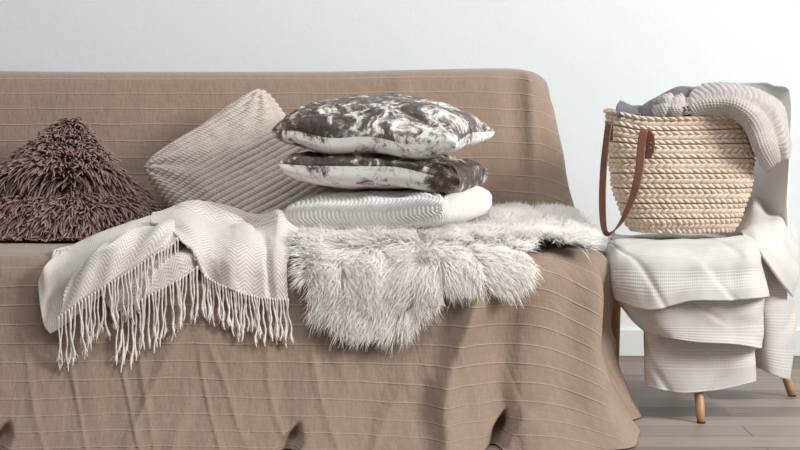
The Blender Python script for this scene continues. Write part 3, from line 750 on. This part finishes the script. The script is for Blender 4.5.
# ------------------------------------------------------------------ white blanket over the chair
def chair_blanket():
    root = empty('cotton_blanket', (.73, 4.3, .44))
    tag(root, 'white ribbed cotton blanket hanging in layers from the chair seat', 'blanket')
    parts = []
    def add(ctrl, nr, nc, amp, seed, t=.006, sc=7):
        G = sheet(ctrl, nr, nc); U_ = arc_uv(G); G = wrinkle(G, amp*1.5, sc, sc*.6, seed, U_)
        G = G + normals(G)*(.006*gauss(fbm(U_[..., 0]*4 + U_[..., 1]*3, U_[..., 1]*4, seed + 2, 2), .10) + .004*gauss(fbm(U_[..., 0]*6 - U_[..., 1]*5, U_[..., 1]*3, seed + 9, 2), .07))[..., None]
        N = normals(G)
        if np.mean(N[..., 1]) > 0: G = G[:, ::-1]; U_ = U_[:, ::-1]
        parts.append(thick(G, t, U_ + seed)); return G
    # lowest tier
    add([[P(646, 320, 4.26), P(646, 320, 4.12), P(680, 320, 4.09), P(720, 320, 4.09), P(752, 320, 4.12), P(754, 320, 4.30)],
         [P(645, 345, 4.26), P(645, 345, 4.12), P(680, 346, 4.085), P(720, 346, 4.085), P(752, 346, 4.12), P(754, 345, 4.30)],
         [P(645, 367, 4.26), P(645, 368, 4.12), P(680, 370, 4.08), P(720, 370, 4.085), P(752, 366, 4.12), P(753, 365, 4.30)],
         [P(648, 383, 4.26), P(646, 386, 4.12), P(680, 393, 4.08), P(718, 390, 4.08), P(752, 382, 4.12), P(753, 380, 4.30)]], 80, 120, .004, 101)
    # middle tier
    add([[P(622, 285, 4.28), P(622, 285, 4.13), P(650, 285, 4.07), P(690, 285, 4.06), P(730, 285, 4.06), P(762, 285, 4.10), P(764, 285, 4.3)],
         [P(620, 303, 4.28), P(620, 303, 4.13), P(650, 308, 4.065), P(690, 305, 4.05), P(730, 305, 4.05), P(762, 303, 4.10), P(764, 303, 4.3)],
         [P(630, 318, 4.27), P(630, 320, 4.13), P(655, 325, 4.06), P(693, 325, 4.045), P(732, 325, 4.045), P(761, 323, 4.09), P(763, 322, 4.3)],
         [P(642, 330, 4.26), P(643, 332, 4.13), P(664, 337, 4.06), P(696, 342, 4.04), P(733, 344, 4.04), P(762, 348, 4.09), P(763, 345, 4.3)]], 80, 130, .005, 107)
    # top tier, starting below the basket
    add([[P(612, 232, 4.60), P(618, 233, 4.55), P(650, 232, 4.55), P(690, 231, 4.55), P(728, 231, 4.55), P(750, 231, 4.55), P(756, 233, 4.55)],
         [P(608, 239, 4.40), P(618, 238, 4.36), P(650, 238, 4.35), P(690, 238, 4.35), P(728, 237, 4.35), P(748, 233, 4.36), P(757, 236, 4.42)],
         [P(606, 246, 4.30), P(617, 242, 4.20), P(650, 242, 4.17), P(690, 243, 4.16), P(728, 241, 4.16), P(752, 240, 4.19), P(763, 250, 4.32)],
         [P(607, 262, 4.25), P(614, 258, 4.13), P(650, 257, 4.08), P(690, 258, 4.06), P(730, 257, 4.06), P(757, 256, 4.09), P(768, 262, 4.3)],
         [P(610, 282, 4.25), P(614, 280, 4.11), P(650, 282, 4.05), P(690, 280, 4.035), P(730, 279, 4.035), P(762, 277, 4.07), P(770, 278, 4.3)],
         [P(614, 299, 4.25), P(618, 301, 4.11), P(650, 310, 4.04), P(690, 300.5, 4.02), P(730, 300, 4.02), P(766, 297, 4.06), P(770, 294, 4.3)]], 120, 150, .006, 113)
    # right-hand tail, long lower layer
    add([[P(748, 262, 4.34), P(764, 255, 4.30), P(783, 262, 4.32), P(797, 262, 4.40)],
         [P(750, 300, 4.35), P(764, 300, 4.30), P(780, 300, 4.31), P(796, 300, 4.40)],
         [P(752, 335, 4.36), P(765, 340, 4.31), P(780, 342, 4.32), P(795.5, 342, 4.40)],
         [P(754, 367, 4.36), P(766, 372, 4.32), P(779, 377, 4.33), P(792, 380, 4.40)]], 80, 80, .005, 121)
    # right-hand upper flap over the chair side
    add([[P(742, 215, 4.62), P(757, 206, 4.60), P(772, 215, 4.60), P(786, 216, 4.58), P(797, 234, 4.56)],
         [P(739, 212, 4.50), P(755, 197, 4.46), P(770, 211, 4.46), P(785, 213, 4.44), P(797, 233, 4.42)],
         [P(737, 228, 4.36), P(753, 218, 4.34), P(769, 220, 4.33), P(784, 225, 4.33), P(800, 252, 4.38)],
         [P(742, 232, 4.28), P(756, 232, 4.24), P(771, 240, 4.23), P(785, 252, 4.25), P(799, 275, 4.34)],
         [P(746, 238, 4.22), P(759, 246, 4.19), P(770, 264, 4.19), P(782, 282, 4.22), P(793, 297, 4.33)]], 90, 90, .006, 127)
    v, fc, uv = join(parts); o = mesh_obj('blanket_cloth', v, fc, M['blanket'], uv=uv); adopt(o, root)
chair_blanket()

# ------------------------------------------------------------------ basket
BC = np.array([.718, 4.33]); BZ0, BH = .447, .300
def basket_ring(h, th):
    """h 0..1 up; th angle. returns xyz"""
    hw = np.interp(h, [0, .08, .35, .7, 1], [.123, .140, .170, .186, .188]); hd = np.interp(h, [0, .1, .5, 1], [.075, .09, .095, .075])
    ex = .72
    c, s = np.cos(th), np.sin(th)
    x = hw*np.sign(c)*np.abs(c)**ex; y = hd*np.sign(s)*np.abs(s)**ex
    z = BZ0 + BH*h
    z = z + .012*smooth(.6, 1, h)*(smooth(-.4, -1, c) - .7*smooth(.2, -.6, s)*gauss(c + .2, .6) )
    lean = -.004*h
    return np.stack(np.broadcast_arrays(BC[0] + x + lean, BC[1] + y, z), -1)
def basket():
    root = empty('straw_basket', (BC[0], BC[1], BZ0))
    tag(root, 'plaited straw basket bag with brown leather handles standing on the chair', 'basket')
    nh, nt = 260, 900; h = np.linspace(0, 1, nh); th = np.linspace(0, 2*math.pi, nt, endpoint=False); TT, HH = np.meshgrid(th, h)
    G = basket_ring(HH, TT)
    d = G - np.roll(G, 1, 1); seg = np.linalg.norm(d, axis=-1).mean(0); arc = np.cumsum(seg); per = arc[-1]
    N = normals(G); ctr = np.array([BC[0], BC[1], 0]); sgn = np.sign(((G - ctr)*N)[..., :2].sum(-1, keepdims=True)); N = N*sgn
    rows = 8.0; v_ = HH*rows; band = np.mod(v_, 1); bi = np.floor(v_)
    k = per/round(per/.0165); U_ = np.broadcast_to(arc[None], HH.shape) + .35*bi*k + .0015*fbm(TT*20, HH*9, 3, 2)
    # chevron plait: two slanted stitch columns per band, four strands high
    sub = np.mod(band*3, 1); si = np.floor(band*3); slant = np.where(np.mod(si, 2) == 0, 1, -1)
    ph = U_/k + slant*(sub - .5)*.8
    st = np.abs(np.sin(math.pi*ph))**.55 * np.clip(np.sin(math.pi*sub), 0, 1)**.4
    groove = np.minimum(smooth(0, .06, band), smooth(1, .94, band))
    D = .0058*st*groove + .002*groove - .0012 + .004*fbm(TT*3, HH*3, 9, 2)
    hsh = _tab[(np.floor(U_/k).astype(int)*13 + bi.astype(int)*71) % 256, (si.astype(int)*37 + bi.astype(int)*19) % 256]
    D = D*(.7 + .55*hsh) + .004*smooth(.955, .975, HH)
    G2 = G + N*D[..., None]
    gap = np.clip((1 - groove)*.85 + .55*(1 - smooth(.05, .45, st)), 0, 1)
    inner = (G - N*.006)[::-1]
    bottom = np.concatenate([G[:1]*1.0]); bc = np.array([BC[0], BC[1], BZ0]); bot = bc + (G[:1] - bc)*np.linspace(0.02, 1, 8)[:, None, None]
    allG = np.concatenate([bot, G2, inner]); gp = np.concatenate([np.zeros((8, nt)), gap, .3 + 0*gap])
    uu = np.stack([np.broadcast_to(arc[None], allG.shape[:2]), np.linspace(0, 1, len(allG))[:, None] + 0*arc[None]], -1)
    o = mesh_obj('basket_body', allG.reshape(-1, 3), grid_faces(len(allG), nt, closed=True), M['straw'], uv=uu.reshape(-1, 2), attrs={'gap': gp.ravel()}); adopt(o, root)
    def strap(name, pts, wdirs, width=.021):
        c = cr1(np.array(pts), 70); w = cr1(np.array(wdirs, float), 70); w /= np.linalg.norm(w, axis=1, keepdims=True)
        a = np.linspace(-.5, .5, 7)[None, :, None]*width
        G = c[:, None] + w[:, None]*a; v, fc, uv = thick(G, .003, arc_uv(G)); o = mesh_obj(name, v, fc, M['leather'], uv=uv); adopt(o, root); return o
    yf = 4.225
    s1 = strap('handle', [P(647, 158, 4.232), P(650, 150, 4.222), P(650, 136, 4.205), P(644, 131, 4.200), P(641, 150, 4.195), P(639, 172, 4.185), P(633, 197, 4.175), P(622, 222, 4.165), P(611, 234, 4.160), P(604, 230, 4.165), P(602, 205, 4.18), P(603, 170, 4.20), P(606, 140, 4.215), P(609.5, 121, 4.235), P(610, 140, 4.27)],
          [(1, 0, 0), (1, 0, 0), (1, 0, 0), (1, 0, .1), (1, 0, .1), (1, -.2, .2), (.95, -.4, .4), (.8, -.5, .6), (.5, -.8, .7), (.55, -.8, -.1), (.6, -.7, 0), (.55, -.7, 0), (.5, -.7, 0), (.6, -.6, 0), (.5, -.6, 0)])
    for (px, py, Y) in ((650, 143, 4.198), (650, 148, 4.200), (609, 124, 4.228)):
        p = P(px, py, Y); v, fc, uv = frame_tube(np.array([p, p + np.array([0, -.006, 0])]), .0032, 12); rv = mesh_obj('rivet', v, fc, M['metal'], uv=uv); adopt(rv, root); 
    strap('handle', [P(728, 128, 4.43), P(733, 124, 4.445), P(738, 140, 4.45), P(746, 165, 4.45), P(748, 188, 4.44), P(741, 202, 4.44), P(722, 208, 4.45), P(700, 196, 4.45), P(688, 165, 4.45), P(684, 128, 4.44)],
          [(1, 0, 0), (1, 0, 0), (1, .2, 0), (.9, .3, 0), (.9, .3, -.2), (.7, .1, -.7), (.1, .1, -1), (-.7, 0, -.7), (-1, 0, -.2), (-1, 0, 0)])
basket()

# ------------------------------------------------------------------ sweaters in the basket
def roll_sheet(ctrl, nr, nc, disp, t, mat, name, origin):
    G = sheet(ctrl, nr, nc); U_ = arc_uv(G)
    N = normals(G)
    if np.mean(N[..., 1] - N[..., 2]) > 0: G = G[:, ::-1]; N = normals(G); U_ = arc_uv(G); 
    G = G + N*disp(U_)[..., None]
    v, fc, uv = thick(G, t, U_); o = mesh_obj(name, v - np.array(origin), fc, mat, uv=uv); o.location = origin; return o
g = roll_sheet([[P(618, 128, 4.34), P(640, 130, 4.34), P(665, 130, 4.34), P(690, 130, 4.34), P(712, 125, 4.34)],
                [P(617, 116, 4.27), P(638, 118, 4.265), P(665, 118, 4.26), P(690, 118, 4.26), P(712, 115, 4.28)],
                [P(617, 106, 4.29), P(634, 109, 4.285), P(655, 106, 4.27), P(678, 100, 4.28), P(704, 104, 4.29)],
                [P(620, 101, 4.33), P(634, 106, 4.33), P(654, 99, 4.33), P(680, 88, 4.33), P(704, 92, 4.34)],
                [P(622, 106, 4.38), P(636, 109, 4.38), P(655, 103, 4.38), P(680, 92, 4.39), P(704, 96, 4.39)],
                [P(622, 125, 4.39), P(640, 128, 4.39), P(665, 128, 4.39), P(690, 128, 4.39), P(706, 120, 4.39)]], 110, 150,
               lambda U_: .004*fbm(U_[..., 0]*22, U_[..., 1]*22, 5, 3) + .0008*np.sin(U_[..., 0]*1100) + .006*gauss(U_[..., 0] - .03 - U_[..., 1]*.2, .008)*-1, .008, M['grey'], 'grey_sweater', (.66, 4.33, .72))
tag(g, 'folded charcoal grey sweater showing at the back left of the straw basket', 'sweater')
def rib(U_):
    u, w = U_[..., 0], U_[..., 1]
    k = w/w.max()
    q = smooth(.50, .56, k + .05*np.sin(u*14)); ph = u + .35*w + .005*fbm(u*12, w*12, 33, 2)
    r1 = np.abs(np.sin(math.pi*ph/.0135))**.6*.0040
    r2 = .0034*np.sqrt(np.abs(np.sin(math.pi*ph/.0085)))*(.45 + .55*np.abs(np.sin(w*math.pi/.0065)))
    return r1*q + r2*(1-q) + .011*fbm(u*13, w*16, 15, 2) + .005*q - .010*gauss(k - .50 + .05*np.sin(u*14), .03) - .010*gauss(u - .085, .009) - .006*gauss(u - .03 - .1*w, .008)
# over-the-rim layer: columns run along the garment from left to right, ribs cross it
s = roll_sheet([[P(655, 128, 4.315), P(670, 130, 4.32), P(690, 128, 4.32), P(712, 126, 4.32), P(730, 125, 4.31), P(744, 130, 4.30), P(752, 142, 4.30), P(757, 158, 4.30), P(765, 168, 4.32)],
                [P(652, 119, 4.265), P(667, 119, 4.25), P(686, 117, 4.245), P(706, 114, 4.24), P(728, 113, 4.225), P(742, 120, 4.205), P(750, 136, 4.20), P(757, 152, 4.21), P(768, 170, 4.26)],
                [P(652, 111, 4.27), P(666, 107, 4.24), P(684, 107, 4.235), P(705, 100, 4.23), P(731, 101, 4.205), P(750, 111, 4.185), P(762, 126, 4.185), P(768, 146, 4.20), P(776, 163, 4.25)],
                [P(656, 104, 4.30), P(668, 99.5, 4.28), P(686, 100, 4.28), P(706, 91, 4.28), P(736, 91, 4.26), P(759, 101, 4.24), P(775, 116, 4.24), P(783, 140, 4.25), P(785, 158, 4.28)],
                [P(661, 101, 4.34), P(672, 99, 4.33), P(688, 97, 4.33), P(709, 87, 4.33), P(738, 87, 4.32), P(763, 96, 4.31), P(782, 107, 4.32), P(788, 138, 4.33), P(787, 150, 4.35)],
                [P(664, 108, 4.38), P(675, 104, 4.38), P(692, 100, 4.38), P(712, 94, 4.38), P(738, 93, 4.38), P(760, 101, 4.38), P(776, 113, 4.38), P(784, 138, 4.39), P(784, 150, 4.39)]], 180, 420,
               rib, .009, M['ribs'], 'ribbed_sweater', (.75, 4.28, .74))
tag(s, 'chunky greige ribbed sweater spilling over the right side of the straw basket', 'sweater')
